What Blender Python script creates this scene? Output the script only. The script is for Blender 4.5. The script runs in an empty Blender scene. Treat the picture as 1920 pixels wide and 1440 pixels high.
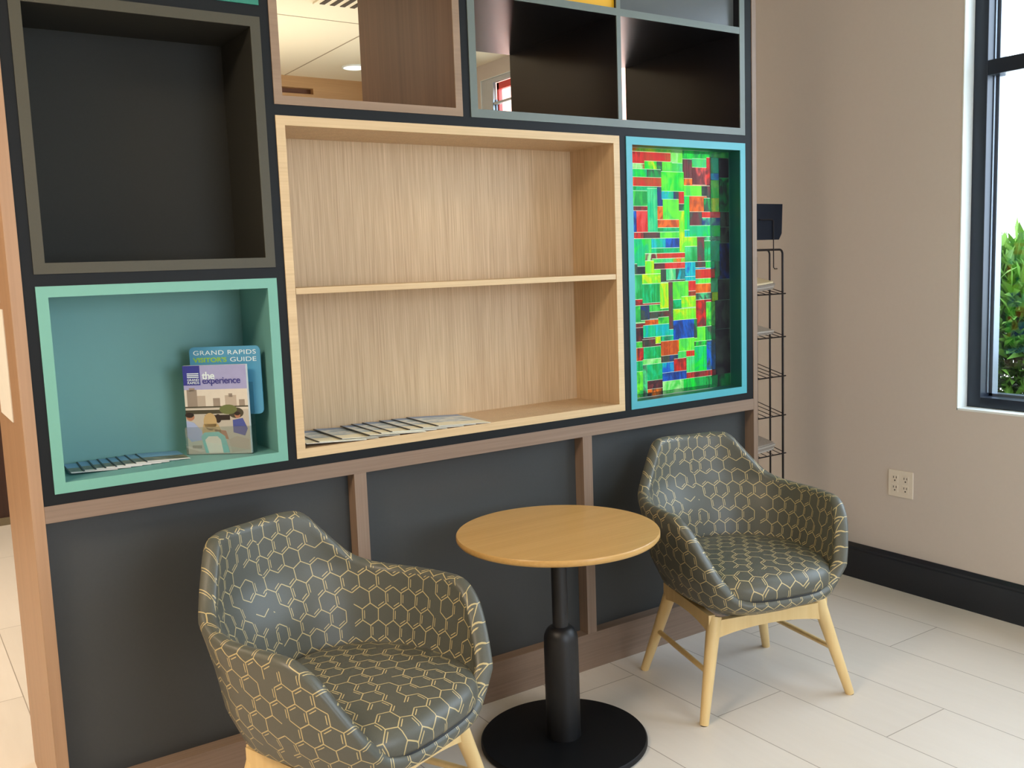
import bpy, bmesh, math, random
from mathutils import Vector, Matrix
SC = bpy.context.scene
COL = SC.collection
R = math.radians
random.seed(7)

# ------------------------------------------------------------------ camera
F_PX = 1783.95
cam_d = bpy.data.cameras.new('camera')
cam_d.sensor_fit = 'HORIZONTAL'; cam_d.sensor_width = 36.0
cam_d.lens = F_PX / 1920 * 36.0
cam_d.clip_start = 0.05; cam_d.clip_end = 200
cam = bpy.data.objects.new('camera', cam_d); COL.objects.link(cam)
CAM_M = Matrix.Rotation(R(-33.6509), 4, 'Z') @ Matrix.Rotation(R(83.0936), 4, 'X') @ Matrix.Rotation(R(-2.0993), 4, 'Z')
cam.matrix_world = Matrix.Translation((-0.3069, -2.5793, 1.4343)) @ CAM_M
SC.camera = cam

# ------------------------------------------------------------------ view + world
SC.view_settings.view_transform = 'Standard'
SC.view_settings.look = 'None'
SC.view_settings.exposure = 0.0
SC.view_settings.gamma = 1.0
SC.view_settings.use_curve_mapping = False
w = bpy.data.worlds.new('world'); SC.world = w; w.use_nodes = True
bg = w.node_tree.nodes['Background']
bg.inputs[0].default_value = (0.74, 0.86, 1.0, 1); bg.inputs[1].default_value = 8.0

def area_light(name, loc, target, sx, sy, power, color):
    d = bpy.data.lights.new(name, 'AREA'); d.shape = 'RECTANGLE'; d.size = sx; d.size_y = sy
    d.energy = power; d.color = color
    o = bpy.data.objects.new(name, d); COL.objects.link(o)
    o.location = loc
    o.rotation_euler = (Vector(target) - Vector(loc)).to_track_quat('-Z', 'Y').to_euler()
    return o
# daylight: the sky itself, guided through the window openings by portals
def portal(name, loc, target, sx, sy):
    o = area_light(name, loc, target, sx, sy, 1, (1, 1, 1)); o.data.cycles.is_portal = True
    return o
portal('window_portal', (3.50, -1.59, 1.755), (0, -1.59, 1.755), 2.32, 1.90)
portal('rear_window_portal', (3.50, 1.985, 1.755), (0, 1.985, 1.755), 2.08, 1.90)
portal('front_glazing_portal', (1.4, -4.77, 1.65), (1.4, 0, 1.65), 2.0, 1.7)
# warm ceiling fixtures
area_light('ceiling_fixture_light', (-0.9, 1.9, 2.74), (-0.9, 1.9, 0), 1.2, 1.2, 75, (1.0, 0.80, 0.58))
area_light('lobby_fixture_light', (-1.5, -1.2, 2.74), (-1.5, -1.2, 0), 1.2, 0.6, 75, (1.0, 0.80, 0.60))
area_light('back_up_light', (1.4, 2.6, 2.0), (1.4, 2.6, 3), 1.2, 1.2, 12, (1.0, 0.88, 0.70))  # area light hung below the ceiling, facing up at it
sun = bpy.data.lights.new('sun', 'SUN'); sun.energy = 4.0; sun.angle = R(1.5); sun.color = (1, .96, .88)
so_ = bpy.data.objects.new('sun', sun); COL.objects.link(so_); so_.location = (6, -6, 8)
so_.rotation_euler = Vector((.35, .55, -.9)).to_track_quat('-Z', 'Y').to_euler()

# ------------------------------------------------------------------ materials
def srgb(r, g, b):
    f = lambda c: (c / 255 / 12.92) if c / 255 <= 0.04045 else ((c / 255 + 0.055) / 1.055) ** 2.4
    return (f(r), f(g), f(b), 1.0)

class NT:
    def __init__(s, m): s.t = m.node_tree; s.n = s.t.nodes; s.l = s.t.links
    def node(s, typ, **kw):
        n = s.n.new(typ)
        for k, v in kw.items(): setattr(n, k, v)
        return n
    def val(s, inp, v):
        if hasattr(v, 'is_linked') or isinstance(v, bpy.types.NodeSocket): s.l.new(v, inp)
        else: inp.default_value = v
    def m(s, op, a, b=0.0, c=0.0, clamp=False):
        n = s.n.new('ShaderNodeMath'); n.operation = op; n.use_clamp = clamp
        s.val(n.inputs[0], a); s.val(n.inputs[1], b); s.val(n.inputs[2], c)
        return n.outputs[0]
    def mix(s, f, a, b):
        n = s.n.new('ShaderNodeMix'); n.data_type = 'RGBA'
        s.val(n.inputs[0], f); s.val(n.inputs[6], a); s.val(n.inputs[7], b)
        return n.outputs[2]
    def vec(s, x, y, z=0.0):
        n = s.n.new('ShaderNodeCombineXYZ'); s.val(n.inputs[0], x); s.val(n.inputs[1], y); s.val(n.inputs[2], z)
        return n.outputs[0]

def base(name, rough=0.5, metal=0.0, spec=0.5, color=(0.5, 0.5, 0.5, 1)):
    m = bpy.data.materials.new(name); m.use_nodes = True
    b = m.node_tree.nodes['Principled BSDF']
    b.inputs['Base Color'].default_value = color
    b.inputs['Roughness'].default_value = rough; b.inputs['Metallic'].default_value = metal
    b.inputs['Specular IOR Level'].default_value = spec
    return m, NT(m), b

def plain(name, col, rough=0.5, metal=0.0, spec=0.5, var=0.04, scale=30, bump=0.0):
    m, t, b = base(name, rough, metal, spec, col)
    tc = t.node('ShaderNodeTexCoord')
    nz = t.node('ShaderNodeTexNoise'); nz.inputs['Scale'].default_value = scale; nz.inputs['Detail'].default_value = 4
    t.l.new(tc.outputs['Object'], nz.inputs['Vector'])
    d = (col[0] * (1 - var), col[1] * (1 - var), col[2] * (1 - var), 1)
    e = (min(1, col[0] * (1 + var)), min(1, col[1] * (1 + var)), min(1, col[2] * (1 + var)), 1)
    t.l.new(t.mix(nz.outputs[0], d, e), b.inputs['Base Color'])
    if bump:
        bp = t.node('ShaderNodeBump'); bp.inputs['Strength'].default_value = bump; bp.inputs['Distance'].default_value = 0.002
        t.l.new(nz.outputs[0], bp.inputs['Height']); t.l.new(bp.outputs[0], b.inputs['Normal'])
    return m

def wood(name, c1, c2, axis='Z', rough=0.45, fine=220, spec=0.4, streak=0.5):
    m, t, b = base(name, rough, 0, spec)
    tc = t.node('ShaderNodeTexCoord')
    mp = t.node('ShaderNodeMapping'); t.l.new(tc.outputs['Object'], mp.inputs['Vector'])
    sc = {'X': (0.02, 1, 1), 'Y': (1, 0.02, 1), 'Z': (1, 1, 0.02)}[axis]
    mp.inputs['Scale'].default_value = sc
    n1 = t.node('ShaderNodeTexNoise'); n1.inputs['Scale'].default_value = fine; n1.inputs['Detail'].default_value = 3
    n2 = t.node('ShaderNodeTexNoise'); n2.inputs['Scale'].default_value = fine * 0.12; n2.inputs['Detail'].default_value = 3
    t.l.new(mp.outputs[0], n1.inputs['Vector']); t.l.new(mp.outputs[0], n2.inputs['Vector'])
    r = t.node('ShaderNodeMapRange'); r.inputs[1].default_value = 0.3; r.inputs[2].default_value = 0.7
    s = t.m('ADD', t.m('MULTIPLY', n1.outputs[0], streak), t.m('MULTIPLY', n2.outputs[0], 1 - streak))
    t.l.new(s, r.inputs[0])
    t.l.new(t.mix(r.outputs[0], c1, c2), b.inputs['Base Color'])
    bp = t.node('ShaderNodeBump'); bp.inputs['Strength'].default_value = 0.12; bp.inputs['Distance'].default_value = 0.0008
    t.l.new(n1.outputs[0], bp.inputs['Height']); t.l.new(bp.outputs[0], b.inputs['Normal'])
    return m

M = {}
M['wall'] = plain('painted_wall', srgb(203, 193, 184), 0.75, bump=0.05, scale=60, var=0.02)
M['ceiling'] = plain('ceiling_tile', srgb(235, 226, 200), 0.9, var=0.02, scale=80)
M['grid'] = plain('ceiling_seam', srgb(165, 150, 125), 0.8)
M['white_trim'] = plain('white_paint', srgb(232, 238, 236), 0.5, var=0.01)
M['base_black'] = plain('glossy_black_paint', srgb(30, 35, 43), 0.28, var=0.05)
M['carcass'] = plain('black_laminate', srgb(15, 18, 20), 0.55, spec=0.25, var=0.08, scale=200)
M['charcoal'] = plain('charcoal_laminate', srgb(62, 64, 64), 0.42, spec=0.35, var=0.06, scale=120)
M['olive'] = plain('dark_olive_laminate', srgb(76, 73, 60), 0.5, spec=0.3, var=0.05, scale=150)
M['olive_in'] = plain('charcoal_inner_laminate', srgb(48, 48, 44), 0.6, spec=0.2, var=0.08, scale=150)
M['teal'] = plain('mint_teal_laminate', srgb(112, 172, 154), 0.45, var=0.02)
M['teal_in'] = plain('teal_inner_laminate', srgb(106, 160, 156), 0.5, var=0.02)
M['teal_dark'] = plain('green_teal_laminate', srgb(40, 128, 108), 0.5, var=0.02)
M['turq'] = plain('turquoise_laminate', srgb(76, 166, 178), 0.4, var=0.02)
M['turq_dark'] = plain('deep_teal_lining', srgb(30, 84, 82), 0.45, var=0.04)
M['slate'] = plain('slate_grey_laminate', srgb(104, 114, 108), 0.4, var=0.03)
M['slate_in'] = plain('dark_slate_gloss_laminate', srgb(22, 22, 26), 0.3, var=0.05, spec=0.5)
M['slate_panel'] = plain('slate_gloss_panel', srgb(88, 92, 92), 0.25, var=0.04)
M['yellow'] = plain('golden_yellow_laminate', srgb(228, 172, 24), 0.45, var=0.02)
M['walnut_x'] = wood('pale_walnut_rail', srgb(146, 124, 106), srgb(120, 99, 83), 'X', fine=140)
M['walnut_z'] = wood('pale_walnut_stile', srgb(148, 126, 108), srgb(122, 101, 85), 'Z', fine=140)
M['endwood'] = wood('warm_walnut_end_panel', srgb(178, 142, 110), srgb(158, 124, 94), 'Z', fine=90)
M['walnut_dk'] = wood('walnut_lining', srgb(128, 100, 82), srgb(104, 78, 62), 'Z', fine=110, rough=0.4)
M['walnut_frame'] = wood('walnut_box_edge', srgb(158, 132, 108), srgb(136, 112, 90), 'X', fine=110)
M['oak_z'] = wood('pale_oak_veneer', srgb(214, 186, 148), srgb(180, 150, 114), 'Z', fine=260, streak=0.75)
M['oak_x'] = wood('pale_oak_board', srgb(222, 194, 150), srgb(200, 170, 128), 'X', fine=160)
M['top'] = wood('honey_oak_tabletop', srgb(208, 167, 104), srgb(190, 147, 84), 'X', rough=0.33, fine=150)
M['beech'] = wood('blonde_beech', srgb(232, 204, 148), srgb(220, 188, 130), 'Z', rough=0.4, fine=60)
M['black_metal'] = plain('black_powder_coat', srgb(17, 17, 19), 0.45, 0.0, var=0.15, scale=400)
M['black_base'] = plain('black_base_paint', srgb(11, 12, 15), 0.55, 0.0, spec=0.3, var=0.1, scale=400)
M['wire'] = plain('black_wire', srgb(34, 30, 32), 0.4, 0.3)
M['navy'] = plain('navy_sign_board', srgb(22, 28, 40), 0.6, spec=0.2)
M['paper'] = plain('paper_white', srgb(226, 224, 216), 0.8, var=0.03)
M['plate'] = plain('outlet_plastic', srgb(226, 216, 200), 0.4, var=0.01)
M['slot'] = plain('outlet_slot', srgb(70, 62, 56), 0.6)
M['far_brown'] = wood('dark_brown_cladding', srgb(70, 46, 36), srgb(52, 34, 28), 'Z')
M['far_tan'] = wood('tan_wood_bulkhead', srgb(196, 156, 108), srgb(176, 136, 92), 'X')
M['niche'] = plain('dark_wood_niche', srgb(120, 76, 48), 0.6)
M['frame_metal'] = plain('window_frame_black', srgb(36, 44, 56), 0.35, 0.2, var=0.06)
M['aluminium'] = plain('window_frame_grey_aluminium', srgb(128, 138, 150), 0.3, 0.7)
M['aluminium_pale'] = plain('pale_grey_window_frame', srgb(186, 190, 192), 0.4, 0.0)
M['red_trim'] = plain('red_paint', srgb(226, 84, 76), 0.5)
M['bounce_wall'] = plain('peach_bounce_wall', srgb(236, 158, 128), 0.9)
M['leaf'] = plain('bush_leaf', srgb(106, 150, 58), 0.5, var=0.35, scale=14)
M['soil'] = plain('bark_mulch', srgb(70, 56, 44), 0.9, var=0.3, scale=20)
M['paving'] = plain('sunlit_paving', srgb(232, 228, 216), 0.8)
M['stem'] = plain('bush_stem', srgb(86, 70, 50), 0.8)
M['seat_dark'] = plain('black_welt', srgb(18, 18, 18), 0.6)

def emis(name, col, s):
    m = bpy.data.materials.new(name); m.use_nodes = True
    t = m.node_tree; t.nodes.clear()
    e = t.nodes.new('ShaderNodeEmission'); e.inputs[0].default_value = col; e.inputs[1].default_value = s
    o = t.nodes.new('ShaderNodeOutputMaterial'); t.links.new(e.outputs[0], o.inputs[0])
    return m
M['lamp'] = emis('downlight_glow', (1.0, 0.93, 0.8, 1), 2.0)
M['daylight_glow'] = emis('daylight_glow_emission', (0.95, 1.0, 0.96, 1), 1.7)

def glass_mat(name, tint=(1, 1, 1, 1), refl=0.08, rough=0.02):
    m = bpy.data.materials.new(name); m.use_nodes = True
    t = m.node_tree; t.nodes.clear()
    tr = t.nodes.new('ShaderNodeBsdfTransparent'); tr.inputs[0].default_value = tint
    gl = t.nodes.new('ShaderNodeBsdfGlossy'); gl.inputs['Roughness'].default_value = rough
    mx = t.nodes.new('ShaderNodeMixShader'); mx.inputs[0].default_value = refl
    o = t.nodes.new('ShaderNodeOutputMaterial')
    t.links.new(tr.outputs[0], mx.inputs[1]); t.links.new(gl.outputs[0], mx.inputs[2]); t.links.new(mx.outputs[0], o.inputs[0])
    return m
M['glass'] = glass_mat('window_glass', (0.97, 0.99, 1, 1), 0.06)
M['acrylic'] = glass_mat('clear_acrylic', (0.93, 0.97, 0.97, 1), 0.12, 0.05)

# stained glass: each pane's own colour lives in a colour attribute, streaked by noise
def stained():
    m = bpy.data.materials.new('stained_glass'); m.use_nodes = True
    t = NT(m); t.n.clear()
    at = t.node('ShaderNodeAttribute', attribute_name='pane')
    a2 = t.node('ShaderNodeAttribute', attribute_name='pane_b')
    tc = t.node('ShaderNodeTexCoord')
    nz = t.node('ShaderNodeTexNoise'); nz.inputs['Scale'].default_value = 16; nz.inputs['Detail'].default_value = 3; nz.inputs['Distortion'].default_value = 1.6
    mp = t.node('ShaderNodeMapping'); mp.inputs['Scale'].default_value = (1.3, 1, 0.7)
    t.l.new(tc.outputs['Object'], mp.inputs['Vector']); t.l.new(mp.outputs[0], nz.inputs['Vector'])
    r = t.node('ShaderNodeMapRange'); r.inputs[1].default_value = 0.42; r.inputs[2].default_value = 0.60
    t.l.new(nz.outputs[0], r.inputs[0])
    c = t.mix(r.outputs[0], at.outputs['Color'], a2.outputs['Color'])
    tr = t.node('ShaderNodeBsdfTransparent'); t.l.new(c, tr.inputs[0])
    gl = t.node('ShaderNodeBsdfPrincipled'); t.l.new(c, gl.inputs['Base Color']); gl.inputs['Roughness'].default_value = 0.25
    mx = t.node('ShaderNodeMixShader'); mx.inputs[0].default_value = 0.14
    o = t.node('ShaderNodeOutputMaterial')
    t.l.new(tr.outputs[0], mx.inputs[1]); t.l.new(gl.outputs[0], mx.inputs[2]); t.l.new(mx.outputs[0], o.inputs[0])
    return m
M['stained'] = stained()

# woven vinyl with a broken hexagon line print
def hexfabric():
    m, t, b = base('charcoal_vinyl_with_gold_hexagons', 0.42, 0, 0.5)
    uv = t.node('ShaderNodeUVMap'); uv.uv_map = 'UVMap'
    sep = t.node('ShaderNodeSeparateXYZ'); t.l.new(uv.outputs[0], sep.inputs[0])
    S = 1 / 0.050
    x = t.m('MULTIPLY', sep.outputs[0], S); y = t.m('MULTIPLY', sep.outputs[1], S)
    s3 = math.sqrt(3)
    ax = t.m('SUBTRACT', t.m('FLOORED_MODULO', x, 1.0), 0.5); ay = t.m('SUBTRACT', t.m('FLOORED_MODULO', y, s3), s3 / 2)
    bx = t.m('SUBTRACT', t.m('FLOORED_MODULO', t.m('SUBTRACT', x, 0.5), 1.0), 0.5)
    by = t.m('SUBTRACT', t.m('FLOORED_MODULO', t.m('SUBTRACT', y, s3 / 2), s3), s3 / 2)
    la = t.m('ADD', t.m('MULTIPLY', ax, ax), t.m('MULTIPLY', ay, ay)); lb = t.m('ADD', t.m('MULTIPLY', bx, bx), t.m('MULTIPLY', by, by))
    sel = t.m('LESS_THAN', la, lb)
    mixf = lambda f, p, q: t.m('ADD', t.m('MULTIPLY', f, p), t.m('MULTIPLY', t.m('SUBTRACT', 1.0, f), q))
    gx = mixf(sel, ax, bx); gy = mixf(sel, ay, by)
    ix = t.m('SUBTRACT', x, gx); iy = t.m('SUBTRACT', y, gy)
    d0 = gx; d1 = t.m('ADD', t.m('MULTIPLY', gx, .5), t.m('MULTIPLY', gy, s3 / 2)); d2 = t.m('ADD', t.m('MULTIPLY', gx, -.5), t.m('MULTIPLY', gy, s3 / 2))
    a0, a1, a2 = t.m('ABSOLUTE', d0), t.m('ABSOLUTE', d1), t.m('ABSOLUTE', d2)
    mx = t.m('MAXIMUM', a0, t.m('MAXIMUM', a1, a2))
    f0 = t.m('GREATER_THAN', a0, t.m('MAXIMUM', a1, a2)); f1 = t.m('MULTIPLY', t.m('SUBTRACT', 1.0, f0), t.m('GREATER_THAN', a1, a2))
    f2 = t.m('SUBTRACT', 1.0, t.m('ADD', f0, f1))
    sg = t.m('ADD', t.m('MULTIPLY', f0, t.m('SIGN', d0)), t.m('ADD', t.m('MULTIPLY', f1, t.m('SIGN', d1)), t.m('MULTIPLY', f2, t.m('SIGN', d2))))
    ux = t.m('ADD', f0, t.m('ADD', t.m('MULTIPLY', f1, .5), t.m('MULTIPLY', f2, -.5)))
    uy = t.m('MULTIPLY', t.m('ADD', f1, f2), s3 / 2)
    ex = t.m('ADD', ix, t.m('MULTIPLY', t.m('MULTIPLY', sg, ux), .5)); ey = t.m('ADD', iy, t.m('MULTIPLY', t.m('MULTIPLY', sg, uy), .5))
    rx = t.m('ROUND', t.m('MULTIPLY', ex, 4)); ry = t.m('ROUND', t.m('MULTIPLY', ey, 4 / s3 * 1.0))
    wn = t.node('ShaderNodeTexWhiteNoise', noise_dimensions='3D'); t.l.new(t.vec(rx, ry, 3.0), wn.inputs['Vector'])
    keep = t.m('LESS_THAN', wn.outputs[0], 0.90)
    wn2 = t.node('ShaderNodeTexWhiteNoise', noise_dimensions='3D'); t.l.new(t.vec(rx, ry, 9.0), wn2.inputs['Vector'])
    notf2 = t.m('SUBTRACT', 1.0, f1)
    dbl = t.m('MULTIPLY', t.m('MULTIPLY', t.m('LESS_THAN', wn2.outputs[0], 0.72), notf2), t.m('GREATER_THAN', sg, 0.0))
    ed = t.m('SUBTRACT', 0.5, mx)
    W = 0.024
    l1 = t.m('LESS_THAN', ed, W)
    l2 = t.m('MULTIPLY', dbl, t.m('LESS_THAN', t.m('ABSOLUTE', t.m('SUBTRACT', ed, 0.13)), W * 0.9))
    line = t.m('MULTIPLY', keep, t.m('MAXIMUM', l1, l2))
    geo = t.node('ShaderNodeTexCoord')
    nz = t.node('ShaderNodeTexNoise'); nz.inputs['Scale'].default_value = 500; t.l.new(uv.outputs[0], nz.inputs['Vector'])
    bc = t.mix(nz.outputs[0], srgb(80, 81, 73), srgb(93, 94, 85))
    t.l.new(t.mix(line, bc, srgb(194, 176, 126)), b.inputs['Base Color'])
    bp = t.node('ShaderNodeBump'); bp.inputs['Strength'].default_value = 0.15; bp.inputs['Distance'].default_value = 0.0006
    t.l.new(nz.outputs[0], bp.inputs['Height']); t.l.new(bp.outputs[0], b.inputs['Normal'])
    return m
M['fabric'] = hexfabric()

def floor_mat():
    m, t, b = base('pale_plank_tile', 0.34, 0, 0.5)
    tc = t.node('ShaderNodeTexCoord'); sep = t.node('ShaderNodeSeparateXYZ'); t.l.new(tc.outputs['Object'], sep.inputs[0])
    P, L = 0.2983, 1.2
    u = t.m('DIVIDE', t.m('SUBTRACT', sep.outputs[0], 0.003), P)
    k = t.m('FLOOR', u)
    wn = t.node('ShaderNodeTexWhiteNoise', noise_dimensions='1D'); t.l.new(k, wn.inputs['W'])
    off = t.m('MULTIPLY', t.m('FRACT', t.m('MULTIPLY', k, 0.3333)), L)
    v = t.m('DIVIDE', t.m('ADD', t.m('ADD', sep.outputs[1], 0.532), off), L)
    kk = t.m('FLOOR', v)
    fu = t.m('FRACT', u); fv = t.m('FRACT', v)
    eu = t.m('MULTIPLY', t.m('MINIMUM', fu, t.m('SUBTRACT', 1.0, fu)), P)
    ev = t.m('MULTIPLY', t.m('MINIMUM', fv, t.m('SUBTRACT', 1.0, fv)), L)
    e = t.m('MINIMUM', eu, ev)
    seam = t.m('LESS_THAN', e, 0.0016)
    w2 = t.node('ShaderNodeTexWhiteNoise', noise_dimensions='2D'); t.l.new(t.vec(k, kk), w2.inputs['Vector'])
    mp = t.node('ShaderNodeMapping'); mp.inputs['Scale'].default_value = (1, 0.12, 1)
    t.l.new(tc.outputs['Object'], mp.inputs['Vector'])
    nz = t.node('ShaderNodeTexNoise'); nz.inputs['Scale'].default_value = 34; nz.inputs['Detail'].default_value = 6; nz.inputs['Distortion'].default_value = 0.6
    av = t.node('ShaderNodeVectorMath', operation='ADD'); t.l.new(mp.outputs[0], av.inputs[0]); t.l.new(w2.outputs['Color'], av.inputs[1])
    t.l.new(av.outputs[0], nz.inputs['Vector'])
    f = t.m('ADD', t.m('MULTIPLY', w2.outputs['Value'], 0.45), t.m('MULTIPLY', nz.outputs[0], 0.55))
    c = t.mix(f, srgb(212, 204, 193), srgb(228, 221, 211))
    t.l.new(t.mix(seam, c, srgb(160, 150, 138)), b.inputs['Base Color'])
    t.l.new(t.m('ADD', 0.26, t.m('MULTIPLY', nz.outputs[0], 0.18)), b.inputs['Roughness'])
    bp = t.node('ShaderNodeBump'); bp.inputs['Strength'].default_value = 0.2; bp.inputs['Distance'].default_value = 0.001
    t.l.new(t.m('SUBTRACT', nz.outputs[0], seam), bp.inputs['Height']); t.l.new(bp.outputs[0], b.inputs['Normal'])
    return m
M['floor'] = floor_mat()

# ------------------------------------------------------------------ mesh helpers
class MB:
    def __init__(s): s.v = []; s.f = []; s.mi = []; s.uv = {}
    def box(s, x0, x1, y0, y1, z0, z1, mi=0):
        n = len(s.v)
        s.v += [(x0, y0, z0), (x1, y0, z0), (x1, y1, z0), (x0, y1, z0), (x0, y0, z1), (x1, y0, z1), (x1, y1, z1), (x0, y1, z1)]
        for f in ((0, 3, 2, 1), (4, 5, 6, 7), (0, 1, 5, 4), (1, 2, 6, 5), (2, 3, 7, 6), (3, 0, 4, 7)):
            s.f.append(tuple(n + i for i in f)); s.mi.append(mi)
        return s
    def tube(s, pts, r, seg=8, mi=0, r2=None, caps=True):
        pts = [Vector(p) for p in pts]; N = len(pts); n = len(s.v)
        up = None
        for i, p in enumerate(pts):
            d = (pts[min(i + 1, N - 1)] - pts[max(i - 1, 0)]).normalized()
            if up is None: up = Vector((0, 0, 1)) if abs(d.z) < .9 else Vector((0, 1, 0))
            a = d.cross(up).normalized(); b = a.cross(d).normalized(); up = b
            rr = r if r2 is None else r + (r2 - r) * i / (N - 1)
            if isinstance(r, (list, tuple)): rr = r[i]
            for k in range(seg):
                t = 2 * math.pi * k / seg
                s.v.append(tuple(p + a * math.cos(t) * rr + b * math.sin(t) * rr))
        for i in range(N - 1):
            for k in range(seg):
                k2 = (k + 1) % seg
                s.f.append((n + i * seg + k, n + i * seg + k2, n + (i + 1) * seg + k2, n + (i + 1) * seg + k)); s.mi.append(mi)
        if caps:
            s.f.append(tuple(n + k for k in range(seg))[::-1]); s.mi.append(mi)
            s.f.append(tuple(n + (N - 1) * seg + k for k in range(seg))); s.mi.append(mi)
        return s
    def lathe(s, prof, seg=64, cx=0, cy=0, mi=0):
        n = len(s.v); N = len(prof)
        for (r, z) in prof:
            for k in range(seg):
                t = 2 * math.pi * k / seg
                s.v.append((cx + r * math.cos(t), cy + r * math.sin(t), z))
        for i in range(N - 1):
            for k in range(seg):
                k2 = (k + 1) % seg
                s.f.append((n + i * seg + k, n + i * seg + k2, n + (i + 1) * seg + k2, n + (i + 1) * seg + k)); s.mi.append(mi)
        s.f.append(tuple(n + k for k in range(seg))[::-1]); s.mi.append(mi)
        s.f.append(tuple(n + (N - 1) * seg + k for k in range(seg))); s.mi.append(mi)
        return s
    def prism(s, poly, y0, y1, mi=0):
        """poly in x,z extruded along y"""
        n = len(s.v); N = len(poly)
        s.v += [(x, y0, z) for x, z in poly] + [(x, y1, z) for x, z in poly]
        s.f.append(tuple(range(n, n + N))); s.mi.append(mi)
        s.f.append(tuple(range(n + N, n + 2 * N))[::-1]); s.mi.append(mi)
        for i in range(N):
            j = (i + 1) % N
            s.f.append((n + j, n + i, n + N + i, n + N + j)); s.mi.append(mi)
        return s
    def quad(s, a, b, c, d, mi=0):
        n = len(s.v); s.v += [a, b, c, d]; s.f.append((n, n + 1, n + 2, n + 3)); s.mi.append(mi); return s
    def build(s, name, mats, parent=None, smooth=False, bevel=0.0, label=None, bseg=2):
        me = bpy.data.meshes.new(name)
        me.from_pydata(s.v, [], s.f); me.update()
        if not isinstance(mats, (list, tuple)): mats = [mats]
        for m in mats: me.materials.append(m)
        for p, mi in zip(me.polygons, s.mi): p.material_index = mi
        bm = bmesh.new(); bm.from_mesh(me); bmesh.ops.recalc_face_normals(bm, faces=bm.faces)
        if bevel: bmesh.ops.bevel(bm, geom=[e for e in bm.edges], offset=bevel, segments=bseg, affect='EDGES', profile=0.5)
        bm.to_mesh(me); bm.free()
        if smooth:
            me.polygons.foreach_set('use_smooth', [True] * len(me.polygons))
            try: me.set_sharp_from_angle(angle=R(40))
            except Exception: pass
        o = bpy.data.objects.new(name, me); COL.objects.link(o)
        if parent: o.parent = parent
        if label: o['label'] = label
        return o

def thing(name, label, cat, loc=(0, 0, 0), rz=0, group=None):
    o = bpy.data.objects.new(name, None); COL.objects.link(o); o.empty_display_size = 0.1
    o.location = loc; o.rotation_euler = (0, 0, rz)
    o['label'] = label; o['category'] = cat
    if group: o['group'] = group
    return o
def tag(o, label, cat, group=None):
    o['label'] = label; o['category'] = cat
    if group: o['group'] = group
    return o
def struct(o, label, cat):
    o['kind'] = 'structure'; o['label'] = label; o['category'] = cat
    return o

def text_obj(name, body, size, mat, parent, loc, rot, sx=1.0, space=1.0, bold=0.0, align='LEFT', width=None):
    cu = bpy.data.curves.new(name + '_curve', 'FONT'); cu.body = body; cu.size = size; cu.align_x = align
    cu.space_character = space; cu.offset = bold; cu.extrude = 0.0001
    tmp = bpy.data.objects.new(name + '_tmp', cu); COL.objects.link(tmp)
    dg = bpy.context.evaluated_depsgraph_get()
    me = bpy.data.meshes.new_from_object(tmp.evaluated_get(dg))
    bpy.data.objects.remove(tmp); bpy.data.curves.remove(cu)
    me.materials.clear(); me.materials.append(mat); me.name = name
    o = bpy.data.objects.new(name, me); COL.objects.link(o)
    if width: sx = width / max(1e-4, max(v.co.x for v in me.vertices) - min(v.co.x for v in me.vertices))
    o.parent = parent; o.location = loc; o.rotation_euler = rot; o.scale = (sx, 1, 1)
    return o

# ------------------------------------------------------------------ the room
WX = 3.254; CZ = 2.80; FY = 3.86; XL = -4.0; YB = -4.6
f = MB().box(XL, WX + .3, YB, FY + .2, -0.1, 0).build('floor', M['floor'])
struct(f, 'pale stone-look plank floor', 'floor')
c = MB().box(XL, WX + .3, YB, FY + .2, CZ, CZ + .1).build('ceiling', M['ceiling'])
struct(c, 'cream tiled ceiling', 'ceiling')
sm = MB()
x = 2.18 - 1.22 * 5
while x < WX: sm.box(x - .004, x + .004, YB, FY, CZ - .0015, CZ); x += 1.22
y = 2.37 - 1.45 * 4
while y < FY: sm.box(XL, WX, y - .004, y + .004, CZ - .0014, CZ); y += 1.45
struct(sm.build('trim_1', M['grid']), 'thin ceiling tile seams', 'ceiling seam')

# right wall with two window openings  (y ranges)
W1 = (-2.75, -0.433, 0.809, 2.70)
W2 = (0.95, 3.02, 0.809, 2.70)
wl = MB(); T = 0.22
ys = [YB, W1[0], W1[1], W2[0], W2[1], FY + .2]
wl.box(WX, WX + T, ys[0], ys[1], 0, CZ); wl.box(WX, WX + T, ys[2], ys[3], 0, CZ); wl.box(WX, WX + .012, ys[4], ys[5], 0, CZ); wl.box(WX + .012, WX + T, 3.75, ys[5], 0, CZ)
for w_ in (W1, W2):
    wl.box(WX, WX + T, w_[0], w_[1], 0, w_[2]); wl.box(WX, WX + (T if w_ is W1 else .012), w_[0], w_[1], w_[3], CZ)
struct(wl.build('wall_right', M['wall']), 'warm grey painted wall with tall windows', 'wall')
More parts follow.
